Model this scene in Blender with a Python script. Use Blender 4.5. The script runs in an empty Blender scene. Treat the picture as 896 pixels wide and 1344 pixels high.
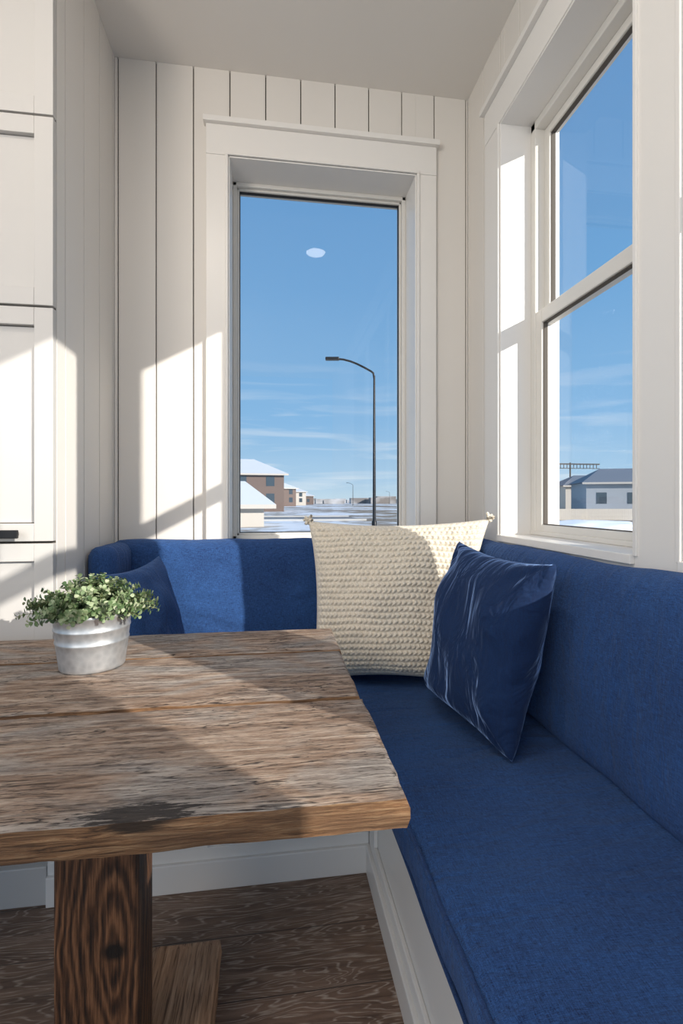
import bpy, bmesh, math, random
from mathutils import Vector, Matrix, noise
random.seed(7)
scene=bpy.context.scene
scene.view_settings.view_transform='Standard'
COL=scene.collection

# ---------------------------------------------------------------- helpers
def link(o,parent=None):
    COL.objects.link(o)
    if parent: o.parent=parent
    return o
def empty(name,loc=(0,0,0)):
    e=bpy.data.objects.new(name,None); e.empty_display_size=.1; e.location=loc
    return link(e)
def new_obj(name,bm,mat,parent=None,smooth=False,bevel=0,seg=2):
    me=bpy.data.meshes.new(name); bm.normal_update(); bm.to_mesh(me); bm.free()
    o=bpy.data.objects.new(name,me); link(o,parent)
    for m in (mat if isinstance(mat,(list,tuple)) else [mat]): me.materials.append(m)
    if smooth:
        for p in me.polygons: p.use_smooth=True
    if bevel:
        b=o.modifiers.new('bev','BEVEL'); b.width=bevel; b.segments=seg; b.limit_method='ANGLE'; b.angle_limit=math.radians(40)
    return o
def box(bm,x0,x1,y0,y1,z0,z1,mi=0):
    v=[bm.verts.new(p) for p in [(x0,y0,z0),(x1,y0,z0),(x1,y1,z0),(x0,y1,z0),(x0,y0,z1),(x1,y0,z1),(x1,y1,z1),(x0,y1,z1)]]
    for f in [(0,3,2,1),(4,5,6,7),(0,1,5,4),(1,2,6,5),(2,3,7,6),(3,0,4,7)]:
        fc=bm.faces.new([v[i] for i in f]); fc.material_index=mi
def boxes(name,lst,mat,parent=None,bevel=0,seg=2):
    bm=bmesh.new()
    for b in lst: box(bm,*b)
    return new_obj(name,bm,mat,parent,bevel=bevel,seg=seg)
def tube(name,pts,r,mat,parent=None,cyclic=False):
    cu=bpy.data.curves.new(name,'CURVE'); cu.dimensions='3D'; cu.bevel_depth=r; cu.bevel_resolution=3
    s=cu.splines.new('POLY'); s.points.add(len(pts)-1)
    for i,p in enumerate(pts): s.points[i].co=(*p,1)
    s.use_cyclic_u=cyclic
    o=bpy.data.objects.new(name,cu); cu.materials.append(mat); link(o,parent); return o
def lathe(name,prof,mat,parent=None,n=64):
    bm=bmesh.new(); rings=[]
    for r,z in prof:
        rings.append([bm.verts.new((r*math.cos(2*math.pi*i/n),r*math.sin(2*math.pi*i/n),z)) for i in range(n)])
    for a,b in zip(rings,rings[1:]):
        for i in range(n): bm.faces.new([a[i],a[(i+1)%n],b[(i+1)%n],b[i]])
    return new_obj(name,bm,mat,parent,smooth=True)

class M:
    def __init__(s,name):
        s.m=bpy.data.materials.new(name); s.m.use_nodes=True; s.nt=s.m.node_tree
        s.b=s.nt.nodes['Principled BSDF']; s.out=s.nt.nodes['Material Output']
    def n(s,t,**k):
        nd=s.nt.nodes.new(t)
        for a,b in k.items():
            if a.startswith('i_'):
                nd.inputs[a[2:].replace('_',' ')].default_value=b
            else: setattr(nd,a,b)
        return nd
    def l(s,a,b): s.nt.links.new(a,b)
    def coord(s,scale=(1,1,1),loc=(0,0,0),kind='Object',rand=False):
        tc=s.n('ShaderNodeTexCoord'); mp=s.n('ShaderNodeMapping')
        mp.inputs['Scale'].default_value=scale; mp.inputs['Location'].default_value=loc
        s.l(tc.outputs[kind],mp.inputs['Vector'])
        if rand:
            oi=s.n('ShaderNodeObjectInfo'); mu=s.n('ShaderNodeMath',operation='MULTIPLY'); mu.inputs[1].default_value=37
            s.l(oi.outputs['Random'],mu.inputs[0]); s.l(mu.outputs[0],mp.inputs['Location'])
        return mp.outputs[0]
    def noise(s,vec,scale,detail=4,rough=.5,dist=0):
        nd=s.n('ShaderNodeTexNoise'); nd.inputs['Scale'].default_value=scale; nd.inputs['Detail'].default_value=detail
        nd.inputs['Roughness'].default_value=rough; nd.inputs['Distortion'].default_value=dist
        s.l(vec,nd.inputs['Vector']); return nd.outputs['Fac']
    def ramp(s,fac,stops):
        r=s.n('ShaderNodeValToRGB'); e=r.color_ramp.elements
        while len(e)<len(stops): e.new(.5)
        for i,(p,c) in enumerate(stops):
            e[i].position=p; e[i].color=(*c,1) if len(c)==3 else c
        s.l(fac,r.inputs[0]); return r.outputs[0]
    def mix(s,fac,a,b,mode='MIX'):
        x=s.n('ShaderNodeMix',data_type='RGBA',blend_type=mode)
        for v,i in ((fac,0),(a,6),(b,7)):
            if isinstance(v,(int,float)): x.inputs[i].default_value=v
            elif isinstance(v,tuple): x.inputs[i].default_value=(*v,1)
            else: s.l(v,x.inputs[i])
        return x.outputs[2]
    def math(s,op,a,b=0):
        x=s.n('ShaderNodeMath',operation=op)
        for i,v in enumerate((a,b)):
            if isinstance(v,(int,float)): x.inputs[i].default_value=v
            else: s.l(v,x.inputs[i])
        return x.outputs[0]
    def bump(s,h,strength=.3,dist=.01):
        b=s.n('ShaderNodeBump'); b.inputs['Strength'].default_value=strength; b.inputs['Distance'].default_value=dist
        s.l(h,b.inputs['Height']); s.l(b.outputs[0],s.b.inputs['Normal'])
    def col(s,c):
        if isinstance(c,tuple): s.b.inputs['Base Color'].default_value=(*c,1)
        else: s.l(c,s.b.inputs['Base Color'])
        return s
    def set(s,**k):
        for a,b in k.items(): s.b.inputs[a.replace('_',' ')].default_value=b
        return s

def paint(name,c,rough=.5,bump=.05):
    m=M(name); v=m.coord(); nz=m.noise(v,60,3)
    m.col(m.mix(m.noise(v,2,2),tuple(x*.97 for x in c),c)); m.set(Roughness=rough); m.bump(nz,bump,.002); return m.m
W=paint('wall_paint',(.74,.70,.65),.55); CEIL=paint('ceiling_paint',(.78,.745,.70),.8,.15)
TRIM=paint('trim_paint',(.80,.77,.73),.35); CAB=paint('cabinet_paint',(.56,.54,.515),.4)
VINYL=paint('window_vinyl',(.72,.69,.64),.4)
DARK=paint('gap_dark',(.10,.085,.07),.8)
BLACKM=M('black_metal').col((.02,.02,.022)).set(Metallic=.6,Roughness=.4).m

def glass():
    m=M('window_glass'); nt=m.nt; nt.nodes.remove(m.b)
    tr=m.n('ShaderNodeBsdfTransparent'); tr.inputs[0].default_value=(.97,.985,.985,1)
    gl=m.n('ShaderNodeBsdfGlossy'); gl.inputs['Roughness'].default_value=0
    lw=m.n('ShaderNodeLayerWeight'); lw.inputs[0].default_value=.5
    f=m.math('ADD',.055,m.math('MULTIPLY',m.math('POWER',lw.outputs['Facing'],5),.9))
    mx=m.n('ShaderNodeMixShader'); m.l(f,mx.inputs[0]); m.l(tr.outputs[0],mx.inputs[1]); m.l(gl.outputs[0],mx.inputs[2])
    m.l(mx.outputs[0],m.out.inputs[0]); return m.m
GLASS=glass()

def fabric(name,c1,c2,sheen=.3,sc=1.0,wrk=1.0,fw=.6,rng=(.38,.63),sr=.5):
    m=M(name)
    a=m.noise(m.coord((70*sc,750*sc,750*sc)),1,3,.6); b=m.noise(m.coord((750*sc,70*sc,750*sc)),1,3,.6)
    c=m.noise(m.coord((750*sc,750*sc,70*sc)),1,3,.6)
    s=m.math('ADD',m.math('ADD',a,b),c); s=m.math('DIVIDE',s,3.0)
    big=m.noise(m.coord(),4,3)
    f=m.math('ADD',s,m.math('MULTIPLY',m.math('SUBTRACT',big,.5),.12))
    m.col(m.ramp(f,[(rng[0],c1),(rng[1],c2)])); m.set(Roughness=.95,Sheen_Weight=sheen,Sheen_Roughness=sr)
    m.b.inputs['Sheen Tint'].default_value=(.35,.55,1,1)
    wr=m.noise(m.coord((1,1,1)),6,2); w2=m.noise(m.coord((3,13,5)),1.6,3,.5,.8)
    h=m.math('ADD',m.math('MULTIPLY',s,fw),m.math('ADD',m.math('MULTIPLY',wr,2*wrk),m.math('MULTIPLY',w2,3.2*wrk)))
    m.bump(h,.7,.008); return m.m
DENIM=fabric('blue_denim_upholstery',(.0015,.010,.058),(.030,.112,.33),.12)
VELVET=fabric('blue_velvet',(.001,.012,.055),(.002,.026,.095),.8,.6,1.3,.1,sr=.3)
PIPING=fabric('blue_piping',(.003,.014,.07),(.020,.070,.21),.1)

def knit():
    m=M('cream_knit'); v=m.coord(); a=m.noise(v,220,4,.7)
    m.col(m.ramp(a,[(.3,(.60,.51,.39)),(.65,(.86,.79,.67))])); m.set(Roughness=1,Sheen_Weight=.1); m.bump(a,.5,.003); return m.m
KNIT=knit()

KN=(-.165,.632,.755)
def knot_mask(m,loc,scale,wob,a,b,amp):
    tc=m.n('ShaderNodeTexCoord'); mp=m.n('ShaderNodeMapping'); mp.vector_type='TEXTURE'
    mp.inputs['Location'].default_value=loc; mp.inputs['Scale'].default_value=scale
    m.l(tc.outputs['Object'],mp.inputs[0]); ln=m.n('ShaderNodeVectorMath',operation='LENGTH'); m.l(mp.outputs[0],ln.inputs[0])
    d=m.math('ADD',ln.outputs['Value'],m.math('MULTIPLY',m.math('SUBTRACT',wob,.5),amp))
    return m.ramp(d,[(a,(.92,.92,.92)),(b,(0,0,0))])
def tablewood():
    m=M('weathered_reclaimed_wood')
    g=m.noise(m.coord((2.4,24,24),rand=True),3,10,.74,.35)
    g2=m.noise(m.coord((14,150,150),rand=True),2,6,.7)
    g3=m.noise(m.coord((1.1,13,13),rand=True),2.2,5,.6,.5)
    big=m.noise(m.coord((1,2.5,2.5),rand=True),3,3,.5,1.5)
    patch=m.noise(m.coord((3,7,7),rand=True),2,4,.6,.6)
    c=m.ramp(g,[(.32,(.10,.055,.032)),(.43,(.31,.20,.135)),(.54,(.49,.355,.265)),(.68,(.70,.58,.475))])
    c=m.mix(m.ramp(big,[(.42,(0,0,0)),(.6,(1,1,1))]),c,m.ramp(g,[(.32,(.17,.135,.115)),(.66,(.62,.55,.49))]))
    c=m.mix(m.ramp(g2,[(.37,(.8,.8,.8)),(.46,(0,0,0))]),c,(.085,.055,.037))
    ln3=m.math('ABSOLUTE',m.math('SUBTRACT',m.math('FRACT',m.math('MULTIPLY',g3,13)),.5))
    lines=m.ramp(ln3,[(.03,(.95,.95,.95)),(.12,(0,0,0))])
    msk=m.ramp(patch,[(.44,(.2,.2,.2)),(.54,(1,1,1))])
    crack=m.math('MULTIPLY',lines,msk)
    c=m.mix(crack,c,(.03,.017,.011))
    c=m.mix(knot_mask(m,KN,(.085,.022,.05),g2,.74,.92,3.2),c,(.02,.013,.01))
    m.col(c); m.set(Roughness=.75)
    h=m.math('ADD',g,m.math('MULTIPLY',g2,.8)); h=m.math('SUBTRACT',h,m.math('MULTIPLY',crack,1.0))
    m.bump(h,1,.008); return m.m
def edgewood():
    m=M('warm_cut_wood')
    g=m.noise(m.coord((4,50,80),rand=True),2.5,8,.7,.6); b=m.noise(m.coord((5,5,9),rand=True),2,3)
    c=m.ramp(g,[(.34,(.05,.022,.008)),(.48,(.32,.16,.07)),(.66,(.62,.39,.21))])
    c=m.mix(m.ramp(b,[(.4,(0,0,0)),(.6,(.7,.7,.7))]),c,(.19,.10,.05))
    c=m.mix(knot_mask(m,KN,(.060,.034,.016),g,.6,.95,1.4),c,(.03,.018,.010))
    m.col(c); m.set(Roughness=.7); m.bump(g,1,.012); return m.m
def darkwood(name='dark_stained_wood',knot=(-.262,.85,.40),c0=(.012,.006,.004),c1=(.085,.036,.016),c2=(.23,.105,.048)):
    m=M(name)
    tc=m.n('ShaderNodeTexCoord'); mp=m.n('ShaderNodeMapping'); mp.vector_type='TEXTURE'
    mp.inputs['Location'].default_value=knot; mp.inputs['Scale'].default_value=(.040,.040,.19)
    m.l(tc.outputs['Object'],mp.inputs[0]); ln=m.n('ShaderNodeVectorMath',operation='LENGTH'); m.l(mp.outputs[0],ln.inputs[0])
    v=m.coord((9,9,2)); nz=m.noise(v,1.6,4,.6)
    d=m.math('ADD',ln.outputs['Value'],m.math('MULTIPLY',nz,1.3))
    ph=m.math('MULTIPLY',d,20); s=m.math('SINE',ph); s=m.math('ADD',m.math('MULTIPLY',s,.16),.5)
    fine=m.noise(m.coord((150,150,6)),2,6,.7)
    f=m.math('ADD',m.math('MULTIPLY',s,.45),m.math('MULTIPLY',fine,.55))
    c=m.ramp(f,[(.38,c0),(.5,c1),(.62,c2)])
    mp2=m.n('ShaderNodeMapping'); mp2.vector_type='TEXTURE'
    mp2.inputs['Location'].default_value=knot; mp2.inputs['Scale'].default_value=(.05,.045,.04)
    m.l(tc.outputs['Object'],mp2.inputs[0]); l2=m.n('ShaderNodeVectorMath',operation='LENGTH'); m.l(mp2.outputs[0],l2.inputs[0])
    k=m.ramp(m.math('ADD',l2.outputs['Value'],m.math('MULTIPLY',nz,.3)),[(.40,(1,1,1)),(.66,(0,0,0))])
    m.col(m.mix(k,c,(.006,.004,.003))); m.set(Roughness=.5); m.bump(f,1,.006); return m.m
def footwood():
    m=M('brown_foot_wood'); g=m.noise(m.coord((38,1.6,38)),2.5,8,.65,.5); g2=m.noise(m.coord((140,6,140)),2,4)
    c=m.ramp(g,[(.3,(.17,.085,.043)),(.5,(.46,.27,.155)),(.7,(.66,.44,.28))]); c=m.mix(m.ramp(g2,[(.38,(.7,.7,.7)),(.46,(0,0,0))]),c,(.10,.05,.025))
    m.col(c); m.set(Roughness=.6); m.bump(g,.7,.004); return m.m
def floorwood():
    m=M('cerused_oak_floor')
    br=m.n('ShaderNodeTexBrick'); br.offset=.37; br.inputs['Scale'].default_value=1
    br.inputs['Brick Width'].default_value=1.6; br.inputs['Row Height'].default_value=.17; br.inputs['Mortar Size'].default_value=.0015
    br.inputs['Color1'].default_value=(.66,.66,.66,1); br.inputs['Color2'].default_value=(1,1,1,1); br.inputs['Mortar'].default_value=(.12,.12,.12,1)
    m.l(m.coord(loc=(.3,.06,0)),br.inputs['Vector'])
    g=m.noise(m.coord((1.8,14,1)),3,8,.65,.8)
    g3=m.noise(m.coord((.9,7,1)),2,3,.5,.5)
    ln3=m.math('ABSOLUTE',m.math('SUBTRACT',m.math('FRACT',m.math('MULTIPLY',g3,22)),.5))
    g2=m.noise(m.coord((10,130,1)),2,4,.6,.1)
    c=m.ramp(g,[(.3,(.10,.058,.038)),(.5,(.21,.13,.088)),(.75,(.33,.22,.16))])
    wl=m.math('MULTIPLY',m.ramp(ln3,[(.03,(.75,.75,.75)),(.20,(0,0,0))]),m.ramp(g2,[(.40,(.25,.25,.25)),(.56,(1,1,1))]))
    c=m.mix(wl,c,(.55,.46,.38))
    c=m.mix(.85,c,br.outputs['Color'],'MULTIPLY')
    m.col(c); m.set(Roughness=.36); m.bump(m.math('ADD',g2,g),.25,.003); return m.m
TW=tablewood(); EW=edgewood(); DW=darkwood(); FLOORM=floorwood()
FOOTW=footwood()

# ---------------------------------------------------------------- room shell
XL,XR,YB,ZC=-.638,.87,2.07,2.96
XFAR,YN=-3.2,-2.6
WT=.21
boxes('floor',[(XFAR,XR+.1,YN,YB+.1,-.08,0)],FLOORM)
boxes('ceiling',[(XFAR,XR+WT,YN,YB+WT,ZC,ZC+.12)],CEIL)

OB=(-.184,.626,.975,2.59)              # back window opening x0,x1,z0,z1
OR=[(1.035,1.725,1.02,2.585),(.29,.90,1.02,2.585),(-.54,.075,1.02,2.585)]

def wall_cells(a0,a1,z0,z1,ops):
    out=[]; cur=a0
    for (o0,o1,p0,p1) in sorted(ops):
        if o0>cur: out.append((cur,min(o0,a1),z0,z1))
        s0,s1=max(o0,cur,a0),min(o1,a1)
        if s1>s0:
            if p0>z0: out.append((s0,s1,z0,p0))
            if p1<z1: out.append((s0,s1,p1,z1))
        cur=max(cur,o1)
    if cur<a1: out.append((cur,a1,z0,z1))
    return [c for c in out if c[1]-c[0]>1e-4]
GAP=.0022; BT=.010
def shiplap(bm,a0,a1,z0,z1,ops,phase,put,w=.1485):
    k=math.floor((a0-phase)/w); 
    while phase+k*w<a1:
        b0=max(a0,phase+k*w+GAP); b1=min(a1,phase+(k+1)*w-GAP); k+=1
        if b1-b0<.004: continue
        o=[(max(q[0],b0),min(q[1],b1),q[2],q[3]) for q in ops if q[0]<b1 and q[1]>b0]
        for c in wall_cells(b0,b1,z0,z1,o): put(*c)
bm=bmesh.new()
for c in wall_cells(XL-.3,XR+WT,0,ZC,[OB]): box(bm,c[0],c[1],YB+BT,YB+WT,c[2],c[3],1)
shiplap(bm,XL,XR,0,ZC,[OB],-.624,lambda a,b,c,d:box(bm,a,b,YB,YB+BT,c,d,0))
new_obj('wall_back',bm,[W,DARK],bevel=.0012,seg=1)
bm=bmesh.new()
for c in wall_cells(YN,YB+.0,0,ZC,OR): box(bm,XR+BT,XR+WT,c[0],c[1],c[2],c[3],1)
shiplap(bm,YN,YB,0,ZC,OR,YB-.014-5*.1485,lambda a,b,c,d:box(bm,XR,XR+BT,a,b,c,d,0))
new_obj('wall_right',bm,[W,DARK],bevel=.0012,seg=1)
bm=bmesh.new()
box(bm,XL-.03,XL-BT,1.545,YB,0,ZC,1)
shiplap(bm,1.543,YB,0,ZC,[],1.603-.1485,lambda a,b,c,d:box(bm,XL-BT,XL,a,b,c,d,0))
new_obj('wall_left',bm,[W,DARK],bevel=.0012,seg=1)

CT=.02
def casing_back():
    x0,x1,z0,z1=OB; y=YB
    L=[(x0-.09,x0,y-CT,y,z0-.3,z1),(x1,x1+.09,y-CT,y,z0-.3,z1),
       (x0-.09,x1+.09,y-CT-.002,y,z1,z1+.125),(x0-.10,x1+.10,y-CT-.02,y,z1+.125,z1+.148),
       (x0-.012,x1+.012,y-CT-.008,y-.002,z1-.0,z1+.012),
       (x0-.001,x0+.006,y-CT+.002,y+.20,z0,z1),(x1-.006,x1+.001,y-CT+.002,y+.20,z0,z1),
       (x0,x1,y-CT+.002,y+.20,z1-.006,z1+.001),(x0,x1,y-CT-.015,y+.20,z0-.02,z0+.004),
       (x0-.012,x0+.0,y-CT-.007,y-.01,z0,z1),(x1,x1+.012,y-CT-.007,y-.01,z0,z1)]
    boxes('trim_1',L,TRIM,bevel=.002)
casing_back()
def casing_right():
    L=[]
    x=XR; z1=OR[0][3]; z0=OR[0][2]
    ymin=OR[-1][0]-.13; ymax=OR[0][1]+.125
    L+=[(x-CT-.002,x,ymin,ymax,z1,z1+.125),(x-CT-.02,x,ymin-.01,ymax+.01,z1+.125,z1+.148)]
    for i,(a,b,c,d) in enumerate(OR):
        nxt=OR[i-1][0] if i>0 else ymax
        L.append((x-CT,x,b,nxt,z0-.3,z1))
        L+=[(x-CT+.002,x+.19,a-.001,a+.006,c,d),(x-CT+.002,x+.19,b-.006,b+.001,c,d),
            (x-CT+.002,x+.19,a,b,d-.006,d+.001),(x-CT-.012,x+.19,a-.0,b+.0,c-.02,c+.004),
            (x-CT-.006,x-.01,b,b+.012,c,d),(x-CT-.006,x-.01,a-.012,a,c,d)]
    L.append((x-CT,x,ymin,OR[-1][0],z0-.3,z1))
    for i,(a,b,c,d) in enumerate(OR): L.append((x-CT,x,a,b,z0-.12,z0-.02))
    boxes('trim_2',L,TRIM,bevel=.002)
casing_right()

def window_back():
    e=empty('window_1'); x0,x1,z0,z1=OB; x0+=.006;x1-=.006;z1-=.006;z0+=.004; y=YB+.135; w=.018
    boxes('frame',[(x0,x0+w,y,y+.07,z0,z1),(x1-w,x1,y,y+.07,z0,z1),(x0,x1,y,y+.07,z1-w,z1),(x0,x1,y,y+.07,z0,z0+w)],VINYL,e,bevel=.003)
    w2=.010
    boxes('glazing_stop',[(x0+w,x0+w+w2,y+.015,y+.06,z0+w,z1-w),(x1-w-w2,x1-w,y+.015,y+.06,z0+w,z1-w),(x0+w,x1-w,y+.015,y+.06,z1-w-w2,z1-w),(x0+w,x1-w,y+.015,y+.06,z0+w,z0+w+w2)],VINYL,e,bevel=.002)
    s=.0035; q=w+w2
    boxes('gasket',[(x0+q,x0+q+s,y+.025,y+.04,z0+q,z1-q),(x1-q-s,x1-q,y+.025,y+.04,z0+q,z1-q),(x0+q,x1-q,y+.025,y+.04,z1-q-s,z1-q),(x0+q,x1-q,y+.025,y+.04,z0+q,z0+q+s)],BLACKM,e)
    bm=bmesh.new(); yy=y+.032
    bm.faces.new([bm.verts.new(p) for p in [(x0+q,yy,z0+q),(x1-q,yy,z0+q),(x1-q,yy,z1-q),(x0+q,yy,z1-q)]])
    new_obj('glass',bm,GLASS,e)
window_back()
def window_hung(name,op):
    e=empty(name); y0,y1,z0,z1=op; y0+=.006;y1-=.006;z1-=.006;z0+=.004; x=.975; w=.03
    boxes('frame',[(x,x+.10,y0,y0+w,z0,z1),(x,x+.10,y1-w,y1,z0,z1),(x,x+.10,y0,y1,z1-w,z1),(x-.004,x+.10,y0,y1,z0,z0+.016)],VINYL,e,bevel=.003)
    zm=1.835
    def sash(nm,xa,xb,a,b,st,tr,br):
        A,B=y0+w-.002,y1-w+.002
        boxes(nm,[(xa,xb,A,A+st,a,b),(xa,xb,B-st,B,a,b),(xa,xb,A+st,B-st,b-tr,b),(xa,xb,A+st,B-st,a,a+br)],VINYL,e,bevel=.003)
        s=.003
        boxes(nm+'_gasket',[(xa+.008,xb-.006,A+st,A+st+s,a+br,b-tr),(xa+.008,xb-.006,B-st-s,B-st,a+br,b-tr),(xa+.008,xb-.006,A+st,B-st,b-tr-s,b-tr),(xa+.008,xb-.006,A+st,B-st,a+br,a+br+s)],DARK,e)
        bm=bmesh.new(); xm=(xa+xb)/2
        bm.faces.new([bm.verts.new(p) for p in [(xm,A+st,a+br),(xm,B-st,a+br),(xm,B-st,b-tr),(xm,A+st,b-tr)]])
        new_obj(nm+'_glass',bm,GLASS,e)
    sash('lower_sash',x+.004,x+.034,z0+.014,zm+.025,.038,.05,.026)
    sash('upper_sash',x+.038,x+.068,zm-.02,z1-w,.033,.03,.04)
for i,o in enumerate(OR): window_hung('window_%d'%(i+2),o)

# ---------------------------------------------------------------- tall cabinet
def cabinet():
    e=empty('tall_cabinet'); F=1.518; XRt=-.6375; 
    boxes('carcass',[(-2.2,XL-.034,F+.0245,F+.53,.09,ZC-.002),(-2.2,XL-.04,F+.05,F+.5,0,.09)],CAB,e,bevel=.002)
    boxes('gap_back',[(-2.19,XRt-.003,F+.0205,F+.0240,.1,ZC-.01)],DARK,e)
    boxes('base_plinth',[(-2.2,XRt,F-.043,F+.02,0,.11)],CAB,e,bevel=.003)
    zs=[.115,1.03,1.72,2.279,ZC-.01]; bm=bmesh.new(); g=.0034; st=.052
    for c in range(3):
        b=XRt-c*.46; a=b-.46
        for z0,z1 in zip(zs,zs[1:]):
            A,B,C,D=a+g,b-(g if c else 0),z0+g,z1-g
            box(bm,A,A+st,F-.002,F+.020,C,D);box(bm,B-st,B,F-.002,F+.020,C,D)
            box(bm,A+st,B-st,F-.002,F+.020,D-st,D);box(bm,A+st,B-st,F-.002,F+.020,C,C+st)
            box(bm,A+st+.002,B-st-.002,F+.013,F+.019,C+st+.002,D-st-.002)
    new_obj('shaker_doors',bm,CAB,e,bevel=.0015)
    for c in range(2):
        X=XRt-.23-c*.46+.068; z=1.056
        boxes('pull_%d'%c,[(X-.08,X+.08,F-.034,F-.024,z-.012,z+.012),(X-.07,X-.06,F-.026,F-.001,z-.006,z+.006),(X+.06,X+.07,F-.026,F-.001,z-.006,z+.006)],BLACKM,e,bevel=.002)
cabinet()

# ---------------------------------------------------------------- banquette
def cushion(name,x0,x1,y0,y1,z0,z1,parent,r=.03,puff=.008,seed=0,lean=None,res=.03):
    bm=bmesh.new()
    nx,ny,nz=[max(4,int((b-a)/res)) for a,b in ((x0,x1),(y0,y1),(z0,z1))]
    cx,cy,cz=(x0+x1)/2,(y0+y1)/2,(z0+z1)/2; hx,hy,hz=(x1-x0)/2,(y1-y0)/2,(z1-z0)/2
    V={}
    def key(i,j,k):
        if (i,j,k) not in V: V[(i,j,k)]=bm.verts.new((x0+(x1-x0)*i/nx,y0+(y1-y0)*j/ny,z0+(z1-z0)*k/nz))
        return V[(i,j,k)]
    for i in range(nx):
        for j in range(ny):
            bm.faces.new([key(i,j,0),key(i,j+1,0),key(i+1,j+1,0),key(i+1,j,0)]); bm.faces.new([key(i,j,nz),key(i+1,j,nz),key(i+1,j+1,nz),key(i,j+1,nz)])
    for i in range(nx):
        for k in range(nz):
            bm.faces.new([key(i,0,k),key(i+1,0,k),key(i+1,0,k+1),key(i,0,k+1)]); bm.faces.new([key(i,ny,k),key(i,ny,k+1),key(i+1,ny,k+1),key(i+1,ny,k)])
    for j in range(ny):
        for k in range(nz):
            bm.faces.new([key(0,j,k),key(0,j,k+1),key(0,j+1,k+1),key(0,j+1,k)]); bm.faces.new([key(nx,j,k),key(nx,j+1,k),key(nx,j+1,k+1),key(nx,j,k+1)])
    for v in bm.verts:
        p=v.co-Vector((cx,cy,cz)); h=Vector((hx,hy,hz))
        q=Vector([max(-(h[a]-r),min(h[a]-r,p[a])) for a in range(3)])
        dlt=p-q
        if dlt.length>1e-6: p=q+dlt.normalized()*r
        w=noise.noise(Vector((p.x*4+seed,p.y*4,p.z*4)))*puff+noise.noise(Vector((p.x*11,p.y*11+seed,p.z*11)))*puff*.4
        dr=dlt.normalized() if dlt.length>1e-6 else Vector((0,0,0))
        p=p+dr*w
        v.co=p+Vector((cx,cy,cz))
        v.co.x=min(v.co.x,.868); v.co.y=min(v.co.y,YB-.001); v.co.x=max(v.co.x,XL+.001)
        if lean: lean(v.co)
    return new_obj(name,bm,DENIM,parent,smooth=True)
def bench():
    e=empty('corner_banquette_bench')
    YF=1.475; XF=.297; ZT=.41
    bm=bmesh.new()
    box(bm,XF+.012,.868,-1.2,YB-.002,0,ZT); box(bm,XL+.002,XF+.012,YF+.012,YB-.002,0,ZT)
    t=.012
    box(bm,XF,XF+t,-1.2,YF+.0,ZT-.05,ZT); box(bm,XF,XF+t,-1.2,YF,0,.12); 
    for y in (-1.2,-.5,.35,1.40): box(bm,XF,XF+t,y,y+.07,.12,ZT-.05)
    box(bm,XF-.012,XF+.001,-1.2,YF-.011,0,.085)
    box(bm,XL+.002,XF,YF,YF+t,ZT-.05,ZT); box(bm,XL+.002,XF,YF,YF+t,0,.12)
    for x in (XL+.002,-.20,.215): box(bm,x,x+.08,YF,YF+t,.12,ZT-.05)
    box(bm,XL+.002,XF,YF-.012,YF+.001,0,.085)
    new_obj('base',bm,TRIM,e,bevel=.003)
    def front(x0,x1,z0,z1):
        s=.032; return [(x0,x1,YF-.012,YF+.002,z1-s,z1),(x0,x1,YF-.012,YF+.002,z0,z0+s),(x0,x0+s,YF-.012,YF+.002,z0+s,z1-s),(x1-s,x1,YF-.012,YF+.002,z0+s,z1-s),(x0+s,x1-s,YF-.004,YF+.002,z0+s,z1-s)]
    boxes('drawer_fronts',front(-.13,.225,.125,.365)+front(-.55,-.19,.125,.365),TRIM,e,bevel=.002)
    cushion('seat_right',.262,.865,-1.15,YB-.005,ZT,.505,e,r=.028,puff=.010,seed=3)
    cushion('seat_back',XL+.004,.262,1.43,YB-.005,ZT,.50,e,r=.028,seed=8)
    def lr(c):
        k=(c.z-.5)/.5; 
        if c.x<.82: c.x+=.014*k-.020*(1-(2*k-1)**2)
    def lb(c):
        k=(c.z-.5)/.5
        if c.y<2.02: c.y+=.012*k-.018*(1-(2*k-1)**2)
    cushion('backrest_right',.757,.865,-1.15,YB-.006,.49,1.0,e,r=.045,puff=.010,seed=1,lean=lr)
    cushion('backrest_back',XL+.004,.80,1.955,YB-.002,.49,.997,e,r=.045,puff=.010,seed=2,lean=lb)
    cushion('backrest_return',XL+.003,-.54,1.745,1.98,.49,.993,e,r=.04,puff=.006,seed=5)
    tube('piping_seat_top',[(.268,-1.14+i*.05,.498+.002*math.sin(i*1.3)) for i in range(52)],.0045,PIPING,e)
    tube('piping_seat_low',[(.268,-1.14+i*.05,.418+.002*math.sin(i*1.1)) for i in range(52)],.0045,PIPING,e)
bench()

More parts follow.
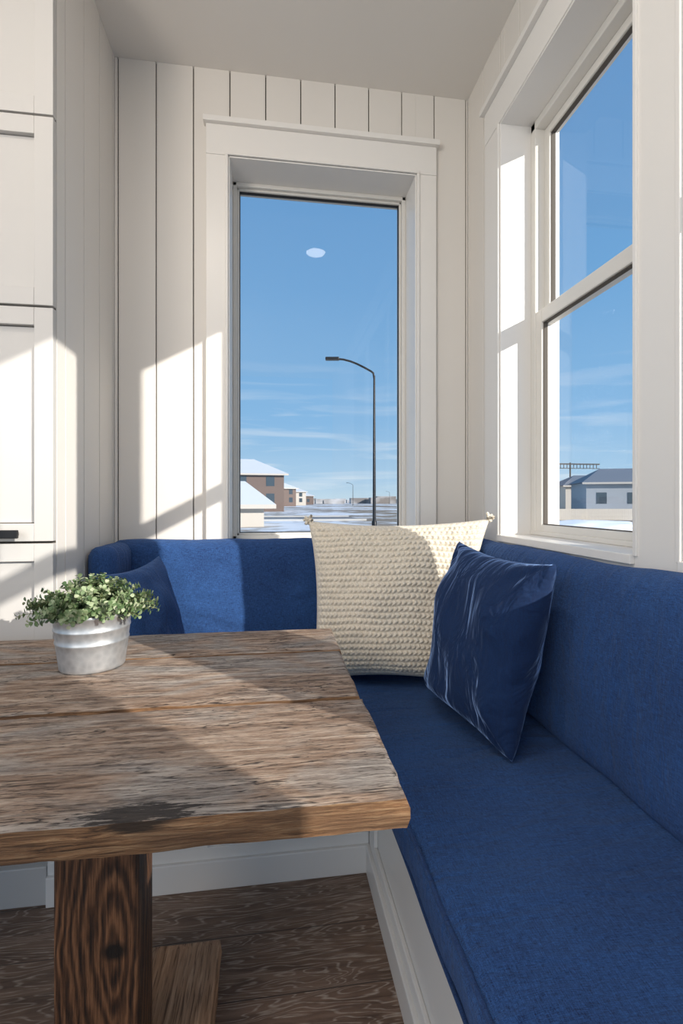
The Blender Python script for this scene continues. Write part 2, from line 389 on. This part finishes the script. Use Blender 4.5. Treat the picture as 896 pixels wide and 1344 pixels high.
# ---------------------------------------------------------------- pillows
def pillow(name,TL,TR,BR,BL,th,mat,n=70,knit=False,seed=0,wr=.012,cn=17,rn=27,foldk=.6):
    TL,TR,BR,BL=map(Vector,(TL,TR,BR,BL)); nrm=((TR-BL).cross(TL-BR)).normalized()
    if nrm.y>0 and abs(nrm.y)>abs(nrm.x): nrm=-nrm
    bm=bmesh.new()
    def P(u,v,s):
        pin=.085
        u2=u*(1-pin*(1-v*v)*abs(u)**2); v2=v*(1-pin*(1-u*u)*abs(v)**2)
        s0,t0=(u2+1)/2,(v2+1)/2
        p=BL*(1-s0)*(1-t0)+BR*s0*(1-t0)+TL*(1-s0)*t0+TR*s0*t0
        h=((1-u*u)*(1-v*v))
        h=max(h,0)**.42*th/2
        nv=noise.noise(Vector((u*1.6+seed,v*1.6,s*3)))*wr*2.0+noise.noise(Vector((u*3+seed*2,v*2.0,s)))*wr*.8
        edge=min(1,(1-max(abs(u),abs(v)))*4)
        ang=math.atan2(1-abs(v),1-abs(u)); cr=math.hypot(1-abs(u),1-abs(v))
        fold=math.sin(ang*7+seed)*wr*foldk*math.exp(-cr*3)*min(1,cr*5)
        h+=(nv+fold)*edge
        if knit and edge>0:
            wob=noise.noise(Vector((u*2,v*2,7)))*.35
            row=(v+1)/2*rn+wob; ri=math.floor(row); f=row-ri
            col=(u+1)/2*cn*2+(.5 if ri%2 else 0)+abs(f-.5)*.8+noise.noise(Vector((u*5,v*9,3)))*.35
            c_=col-math.floor(col)
            amp=.012*(1+.35*noise.noise(Vector((u*9,v*9,1))))
            h+=min(1,edge*2)*amp*(abs(math.sin(math.pi*f))**.7)*(.30+.70*abs(math.sin(math.pi*c_)))
        return p+nrm*h*s
    for s in (1,-1):
        N=n; g=[[bm.verts.new(P(-1+2*i/N,-1+2*j/N,s)) for j in range(N+1)] for i in range(N+1)]
        for i in range(N):
            for j in range(N):
                q=[g[i][j],g[i+1][j],g[i+1][j+1],g[i][j+1]]
                bm.faces.new(q if s==1 else q[::-1])
    bmesh.ops.remove_doubles(bm,verts=bm.verts,dist=.00005)
    return new_obj(name,bm,mat,None,smooth=True)
kp=pillow('knit_throw_pillow',(.135,1.86,1.075),(.80,1.70,1.085),(.66,1.60,.515),(.14,1.72,.51),.21,KNIT,n=280,knit=True,seed=4,wr=.010)
vp=pillow('blue_throw_pillow',(.60,1.50,1.02),(.665,1.06,1.0),(.575,1.10,.515),(.50,1.52,.54),.20,VELVET,n=90,seed=1,wr=.017,foldk=1.3)
sp=pillow('blue_throw_pillow.001',(-.515,1.57,.925),(-.425,1.89,.945),(-.30,1.87,.53),(-.42,1.55,.52),.13,DENIM,n=60,seed=9)
def tassel(c,parent,seed):
    rnd=random.Random(seed); 
    for k in range(9):
        d=Vector((rnd.uniform(-1,1),rnd.uniform(-1,.3),rnd.uniform(-.6,1)))*.022
        tube('corner_tassel_%d_%d'%(seed,k),[Vector(c)+d*t+Vector((0,0,.006*math.sin(t*3))) for t in (-.3,.2,.6,1)],.006,KNIT,parent)
for i,c in enumerate([(.80,1.70,1.085),(.137,1.86,1.073)]): tassel(c,kp,i)

# ---------------------------------------------------------------- table
def plank(name,x0,x1,y0,y1,z0,z1,mat,parent,seed,rough=.004,res=.012,emat=None):
    bm=bmesh.new(); nx=int((x1-x0)/res); ny=max(3,int((y1-y0)/.02)); nz=3
    V={}
    def key(i,j,k):
        if (i,j,k) not in V: V[(i,j,k)]=bm.verts.new((x0+(x1-x0)*i/nx,y0+(y1-y0)*j/ny,z0+(z1-z0)*k/nz))
        return V[(i,j,k)]
    F=[]
    for i in range(nx):
        for j in range(ny):
            bm.faces.new([key(i,j,0),key(i,j+1,0),key(i+1,j+1,0),key(i+1,j,0)]); bm.faces.new([key(i,j,nz),key(i+1,j,nz),key(i+1,j+1,nz),key(i,j+1,nz)])
    for i in range(nx):
        for k in range(nz):
            F.append(bm.faces.new([key(i,0,k),key(i+1,0,k),key(i+1,0,k+1),key(i,0,k+1)])); F.append(bm.faces.new([key(i,ny,k),key(i,ny,k+1),key(i+1,ny,k+1),key(i+1,ny,k)]))
    for j in range(ny):
        for k in range(nz):
            F.append(bm.faces.new([key(0,j,k),key(0,j,k+1),key(0,j+1,k+1),key(0,j+1,k)])); F.append(bm.faces.new([key(nx,j,k),key(nx,j+1,k),key(nx,j+1,k+1),key(nx,j,k+1)]))
    for f in F: f.material_index=1
    for (i,j,k),v in V.items():
        p=v.co.copy()
        ey=(j==0)-(j==ny); ex=(i==0)-(i==nx)
        top=(k==nz)
        if ey: v.co.y+=ey*(abs(noise.noise(Vector((p.x*7,seed,p.z*30))))*rough*1.3+(.003 if k in(0,nz) else 0))+noise.noise(Vector((p.x*40,seed,p.z*80)))*rough*.4
        if ex: v.co.x+=ex*(abs(noise.noise(Vector((p.y*9,seed,p.z*30))))*rough+(.003 if k in(0,nz) else 0))+noise.noise(Vector((seed,p.y*60,p.z*60)))*rough*.5
        if top:
            v.co.z+=noise.noise(Vector((p.x*2.5,p.y*18,seed)))*.0014
            if ey or ex: v.co.z-=.0025+abs(noise.noise(Vector((p.x*12,p.y*12,seed))))*rough*.5
        if k==0 and (ey or ex): v.co.z+=abs(noise.noise(Vector((p.x*9,p.y*9,seed+4))))*rough*.6
    o=new_obj(name,bm,[mat,emat or mat],parent,smooth=True)
    s=o.modifiers.new('edge','EDGE_SPLIT'); s.split_angle=math.radians(50)
    return o
def table():
    e=empty('rustic_dining_table'); Z1=.76; Z0=.718
    X0,X1=-1.55,.18
    for i,(a,b) in enumerate([(.615,.948),(.952,1.258),(1.262,1.483)]):
        plank('plank_%d'%(i+1),X0,X1-(0,.003,.0)[i],a,b,Z0,Z1,TW,e,i*3.7+1,emat=EW)
    for j,xx in enumerate((-.357,-1.10)):
        boxes('post_%d'%(j+1),[(xx,xx+.134,.848,.945,.0,Z0-.001)],DW,e,bevel=.005)
        boxes('top_cleat_%d'%(j+1),[(xx+.135,xx+.20,.90,1.40,Z0-.06,Z0-.0015)],DW,e,bevel=.005)
    for j,xx in enumerate((-.29,-1.04)):
        plank('foot_%d'%(j+1),xx,xx+.168,.66,1.19,0.0,.10,FOOTW,e,9+j,rough=.006,emat=FOOTW)
    boxes('foot_block_1',[(-.351,-.292,.946,1.17,0,.135)],DW,e,bevel=.004)
table()

# ---------------------------------------------------------------- plant
def plant():
    e=empty('potted_plant',(-.424,1.218,.7605))
    g=M('galvanized_metal'); v=g.coord(); vo=g.n('ShaderNodeTexVoronoi'); vo.inputs['Scale'].default_value=70; g.l(v,vo.inputs['Vector'])
    nz=g.noise(g.coord((6,6,20)),4,5)
    c=g.mix(g.math('ADD',g.math('MULTIPLY',vo.outputs['Distance'],.7),g.math('MULTIPLY',nz,.4)),(.42,.44,.46),(.72,.73,.74)); g.col(c); g.set(Metallic=.75,Roughness=.42); g.bump(nz,.15,.002)
    prof=[(.0,.002),(.066,.002),(.069,0),(.071,.003),(.0715,.008),(.0765,.040),(.0785,.052),(.0800,.054),(.0800,.057),(.0788,.059),(.0815,.078),(.0832,.080),(.0832,.083),(.0820,.085),(.0850,.105),(.0885,.107),(.0895,.110),(.0885,.113),(.0855,.1135),(.084,.110),(.080,.09)]
    b=lathe('bucket',prof,g.m,e); b.scale=(1,1,1.16)
    soil=M('soil').col((.03,.02,.012)).set(Roughness=1).m
    lathe('soil',[(0.0001,.106),(.04,.108),(.0805,.104)],soil,e,32)
    lm=M('leaf_green'); oi=lm.n('ShaderNodeNewGeometry')
    lc=lm.ramp(oi.outputs['Random Per Island'],[(0,(.055,.11,.04)),(.35,(.13,.20,.08)),(.7,(.25,.32,.17)),(1,(.42,.46,.30))])
    lm.col(lc); lm.set(Roughness=.55)
    bm=bmesh.new(); rnd=random.Random(3)
    stems=bmesh.new()
    for s in range(165):
        a=rnd.uniform(0,2*math.pi); rr=rnd.random()**.6
        p0=Vector((math.cos(a)*.065*rr,math.sin(a)*.065*rr,.105))
        out=.036+.050*rr+rnd.uniform(0,.018); hgt=rnd.uniform(.03,.090)*(1.15-.75*rr*rr)
        p2=Vector((math.cos(a)*(.055*rr+out*rr),math.sin(a)*(.055*rr+out*rr),.114+hgt))
        p1=(p0+p2)/2+Vector((0,0,.03))
        nl=rnd.randint(7,11); prev=None
        for i in range(nl+1):
            t=i/nl; p=p0*(1-t)**2+p1*2*t*(1-t)+p2*t*t
            tg=((p1-p0)*(1-t)+(p2-p1)*t).normalized()
            if prev is not None:
                sd=tg.orthogonal().normalized()*.0009
                stems.faces.new([stems.verts.new(x) for x in (prev-sd,prev+sd,p+sd,p-sd)])
            prev=p.copy()
            if t<.25: continue
            for sgn in (0,1,2):
                ang=i*1.9+sgn*2.1+rnd.uniform(-.4,.4)
                sd=tg.orthogonal().normalized(); sd=Matrix.Rotation(ang,3,tg)@sd
                d=(sd+tg*rnd.uniform(.1,.7)+Vector((0,0,.25))).normalized()
                L=rnd.uniform(.009,.0155)*(1.1-.35*t); Wd=L*.46
                up=d.cross(tg).normalized() if d.cross(tg).length>.01 else Vector((0,0,1))
                nn=up.cross(d).normalized()
                pts=[(0,0,0),(.3,.8,.10),(.65,1,.12),(.93,.55,.03),(1.04,0,-.04),(.93,-.55,.03),(.65,-1,.12),(.3,-.8,.10)]
                vs=[bm.verts.new(p+d*(L*q[0]+.002)+up*(Wd*q[1])+nn*(L*q[2])) for q in pts]
                mid=bm.verts.new(p+d*(L*.55+.002)-nn*L*.02)
                for k in range(8): bm.faces.new([vs[k],vs[(k+1)%8],mid])
    new_obj('foliage',bm,lm.m,e,smooth=True)
    new_obj('stems',stems,M('stem').col((.12,.13,.05)).m,e)
plant()

# ---------------------------------------------------------------- ceiling light
def can_light(name,x,y):
    e=empty(name,(x,y,ZC))
    lathe('trim_ring',[(.068,-.0005),(.070,-.006),(.090,-.005),(.093,-.0005)],TRIM,e,48)
    em=M('led_lens'); em.b.inputs['Emission Color'].default_value=(1,.93,.84,1); em.b.inputs['Emission Strength'].default_value=8
    lathe('lens',[(0.0001,-.003),(.069,-.003)],em.m,e,48)
can_light('recessed_ceiling_light',.307,.983)
can_light('recessed_ceiling_light.001',-1.2,.3)
can_light('recessed_ceiling_light.002',-1.2,-1.4)

# ---------------------------------------------------------------- exterior
ZG=-.1
snow=M('snow_ground'); v=snow.coord(); n1=snow.noise(v,.06,6,.6); n2=snow.noise(v,.6,5,.6)
cc=snow.ramp(snow.math('ADD',snow.math('MULTIPLY',n1,.7),snow.math('MULTIPLY',n2,.3)),[(.46,(.27,.21,.15)),(.53,(.82,.83,.86))]); snow.col(cc); snow.set(Roughness=.9)
bm=bmesh.new(); S=900
for f in [[(-S,YB+.4,ZG),(S,YB+.4,ZG),(S,S*2,ZG),(-S,S*2,ZG)],[(XR+.3,-S,ZG),(S,-S,ZG),(S,YB+.4,ZG),(XR+.3,YB+.4,ZG)]]:
    bm.faces.new([bm.verts.new(p) for p in f])
new_obj('ground_snow',bm,snow.m)
asph=paint('asphalt',(.20,.20,.21),.9)
boxes('road',[(-60,6,31,38,ZG,ZG+.02)],asph)
boxes('curb',[(-60,6,30.6,31,ZG,ZG+.12),(-60,6,38,38.4,ZG,ZG+.12)],paint('concrete',(.5,.49,.47),.9))
def at(px,d,py=None):
    """world XY of a survey bearing at distance d"""
    a=math.radians(8.105); t=(px-448)/632; r=t*d
    return (d*math.sin(a)+r*math.cos(a), d*math.cos(a)-r*math.sin(a))
def lamp(name,px,d,H):
    x,y=at(px,d); e=empty(name,(x,y,ZG))
    r0=.085*(1 if d<40 else 1.3)
    lathe('pole',[(r0*1.5,0),(r0*1.5,.25),(r0,.3),(r0*.6,H*.9)],BLACKM,e,12)
    k=H/8.4
    pts=[(0,0,H*.88),(-.05*k,0,H*.915)]+[(-.15*k-1.75*k*s,0,H*(.925+.075*math.sin(s*math.pi/2))) for s in (0,.2,.4,.6,.8,1)]
    tube('arm',pts,.05,BLACKM,e)
    boxes('luminaire',[(-2.45*k,-1.75*k,-.16,.16,H-.06,H+.07)],BLACKM,e,bevel=.04)
    e.rotation_euler=(0,0,math.radians(-8))
lamp('street_lamp',491,24,8.35)
lamp('street_lamp.001',463,150,7.0)
lamp('street_lamp.002',511,230,6)
siding_b=paint('brown_siding',(.16,.11,.09),.8); siding_g=paint('grey_siding',(.35,.37,.40),.8); siding_w=paint('tan_siding',(.55,.50,.44),.8)
roofs=paint('snowy_roof',(.62,.64,.67),.9); roofd=paint('shingle_roof',(.16,.18,.22),.9); wd=M('house_window').col((.05,.07,.09)).set(Roughness=.1).m
def house(name,px,d,w,dep,h,rh,rot,body,roof,base=ZG):
    x,y=at(px,d); e=empty(name,(x,y,base)); e.rotation_euler=(0,0,rot)
    boxes('walls',[(-w/2,w/2,-dep/2,dep/2,0,h)],body,e)
    bm=bmesh.new(); o=.5
    A=[(-w/2-o,-dep/2-o,h),(w/2+o,-dep/2-o,h),(w/2+o,dep/2+o,h),(-w/2-o,dep/2+o,h),(-w/4,0,h+rh),(w/6,0,h+rh)]
    V=[bm.verts.new(p) for p in A]
    for f in [(0,1,5,4),(2,3,4,5),(0,4,3),(1,2,5),(0,3,2,1)]: bm.faces.new([V[i] for i in f])
    new_obj('roof',bm,roof,e)
    L=[]
    for fl in range(2 if h>4 else 1):
        for k in range(3):
            X=-w/2+w*(k+.5)/3; z=1.0+fl*2.8
            if z+1.2>h: z=h-1.5
            L.append((X-.5,X+.5,-dep/2-.03,-dep/2,z,z+1.2))
            L.append((w/2,w/2+.03,-dep/2+dep*(k+.5)/3-.5,-dep/2+dep*(k+.5)/3+.5,z,z+1.2))
    if h>2: boxes('house_windows',L,wd,e)
    boxes('fascia',[(-w/2-o,w/2+o,-dep/2-o-.02,-dep/2-o,h-.2,h)],siding_w,e)
house('neighbor_house',316,62,10,9,4.6,2.1,.1,siding_b,roofs)
house('neighbor_house.001',313,25,2.0,3.5,1.1,1.2,.2,siding_w,roofs)
house('neighbor_house.002',376,150,10,9,4.2,1.8,.2,siding_w,roofs)
house('neighbor_house.003',390,190,12,9,3.4,1.8,.0,siding_b,roofs)
house('neighbor_house.004',357,120,9,8,4.5,2.0,.5,siding_b,roofs)
for i,(px,d,w,h,bd,rf) in enumerate([(815,55,9,3.3,siding_g,roofd),(775,75,10,3.6,siding_w,roofd),(748,95,9,3.4,siding_g,roofs),(730,110,9,4.0,siding_b,roofs),(850,90,10,5,siding_g,roofd),(700,120,10,3.2,siding_b,roofs),(795,125,12,5.5,siding_b,roofd)]):
    house('neighbor_house.%03d'%(5+i),px,d,w,8,h,1.7,-.4+.13*i,bd,rf)
bm=bmesh.new(); rnd=random.Random(5)
for i in range(170):
    px=-200+i*8.5; d=rnd.uniform(230,420); x,y=at(px,d); w=rnd.uniform(4,14); h=rnd.uniform(1.5,4.2)
    box(bm,x-w/2,x+w/2,y-3,y+3,ZG,ZG+h)
sk=M('skyline'); sk.col(sk.ramp(sk.noise(sk.coord(),.08,3),[(.4,(.18,.16,.15)),(.6,(.5,.5,.52))])); new_obj('distant_buildings',bm,sk.m)
x0,y0=at(720,32); x1,y1=at(930,32)
fe=empty('wooden_fence'); bm=bmesh.new()
for i in range(130):
    t=i/129; X=x0+(x1-x0)*t; Y=y0+(y1-y0)*t
    box(bm,X-.08,X+.08,Y-.02,Y+.02,ZG,ZG+.75)
new_obj('pickets',bm,siding_w,fe)
def bank(name,px,d,w,h):
    x,y=at(px,d); bm=bmesh.new(); bmesh.ops.create_icosphere(bm,subdivisions=4,radius=1)
    for v in bm.verts:
        v.co=Vector((v.co.x*w,v.co.y*w*.5,v.co.z*h))*(1+.25*noise.noise(v.co*2.5))
    sm=M('snow_bank').col((.82,.85,.9)).set(Roughness=.9).m
    o=new_obj(name,bm,sm,smooth=True); o.location=(x,y,ZG)
bank('snow_bank',775,20,3.0,.45)
x,y=at(748,135)
boxes('scaffold_tower',[(x-.15,x+.15,y-.15,y+.15,ZG,12.0),(x-5,x+9,y-.1,y+.1,11.4,11.8),(x-5,x+9,y-.1,y+.1,10.3,10.5)]+[(x-5+k,x-4.9+k,y-.1,y+.1,10.4,11.6) for k in range(0,14)],BLACKM)

# ---------------------------------------------------------------- world + lights
w=bpy.data.worlds.new('sky'); scene.world=w; w.use_nodes=True; nt=w.node_tree; nt.nodes.clear()
def N(t): return nt.nodes.new(t)
tc=N('ShaderNodeTexCoord'); sep=N('ShaderNodeSeparateXYZ'); nt.links.new(tc.outputs['Generated'],sep.inputs[0])
r=N('ShaderNodeValToRGB'); nt.links.new(sep.outputs['Z'],r.inputs[0])
st=[(0,(.58,.74,.85)),(.04,(.43,.64,.84)),(.16,(.26,.50,.79)),(.40,(.17,.39,.70)),(.8,(.11,.28,.58))]
while len(r.color_ramp.elements)<len(st): r.color_ramp.elements.new(.5)
for i,(p,c) in enumerate(st): r.color_ramp.elements[i].position=p; r.color_ramp.elements[i].color=(*c,1)
mp=N('ShaderNodeMapping'); mp.inputs['Scale'].default_value=(1.5,1.5,16); nt.links.new(tc.outputs['Generated'],mp.inputs[0])
nz=N('ShaderNodeTexNoise'); nz.inputs['Scale'].default_value=2.6; nz.inputs['Detail'].default_value=7; nz.inputs['Distortion'].default_value=.6; nt.links.new(mp.outputs[0],nz.inputs['Vector'])
cr=N('ShaderNodeValToRGB'); cr.color_ramp.elements[0].position=.50; cr.color_ramp.elements[1].position=.78; nt.links.new(nz.outputs['Fac'],cr.inputs[0])
mk=N('ShaderNodeValToRGB'); e=mk.color_ramp.elements; e[0].position=0; e[0].color=(.9,.9,.9,1); e[1].position=.30; e[1].color=(0,0,0,1); nt.links.new(sep.outputs['Z'],mk.inputs[0])
mu=N('ShaderNodeMath'); mu.operation='MULTIPLY'; nt.links.new(cr.outputs[0],mu.inputs[0]); nt.links.new(mk.outputs[0],mu.inputs[1])
mx=N('ShaderNodeMix'); mx.data_type='RGBA'; nt.links.new(mu.outputs[0],mx.inputs[0]); nt.links.new(r.outputs[0],mx.inputs[6]); mx.inputs[7].default_value=(.85,.9,.95,1)
bg=N('ShaderNodeBackground'); bg.inputs[1].default_value=1; nt.links.new(mx.outputs[2],bg.inputs[0])
ow=N('ShaderNodeOutputWorld'); nt.links.new(bg.outputs[0],ow.inputs[0])

def light(name,kind,loc,energy,target=None,dirv=None,**k):
    l=bpy.data.lights.new(name,kind); l.energy=energy
    for a,b in k.items(): setattr(l,a,b)
    o=bpy.data.objects.new(name,l); o.location=loc; link(o)
    d=Vector(dirv) if dirv else Vector(target)-Vector(loc)
    o.rotation_euler=d.to_track_quat('-Z','Y').to_euler(); return o
light('sun','SUN',(6,-6,6),5.8,dirv=(-.92,1.0,-.488),color=(1,.94,.86),angle=math.radians(.53))
light('room_fill_light','AREA',(-2.0,-1.9,2.3),46,target=(.1,1.4,1.0),shape='RECTANGLE',size=1.8,size_y=1.5,color=(1,.90,.79))  # added soft fill behind the camera, no fixture of the room
light('ceiling_fill_light','AREA',(-1.6,-.6,1.9),24,dirv=(.25,.3,1),shape='DISK',size=.5,color=(1,.90,.79))  # unseen upward fill, added to brighten the ceiling
light('downward_fill_light','AREA',(-.5,.5,ZC-.02),10,dirv=(0,0,-1),shape='DISK',size=.14,color=(1,.90,.8))  # added warm fill from above, no can light at this spot

# ---------------------------------------------------------------- camera
cd=bpy.data.cameras.new('camera'); cam=bpy.data.objects.new('camera',cd); link(cam)
cam.location=(0,0,1.15); cam.rotation_euler=(math.radians(90),0,math.radians(-8.105))
cd.sensor_width=36; cd.sensor_fit='AUTO'; cd.lens=632/1344*36; cd.shift_y=-14/1344; cd.clip_start=.01; cd.clip_end=5000
scene.camera=cam
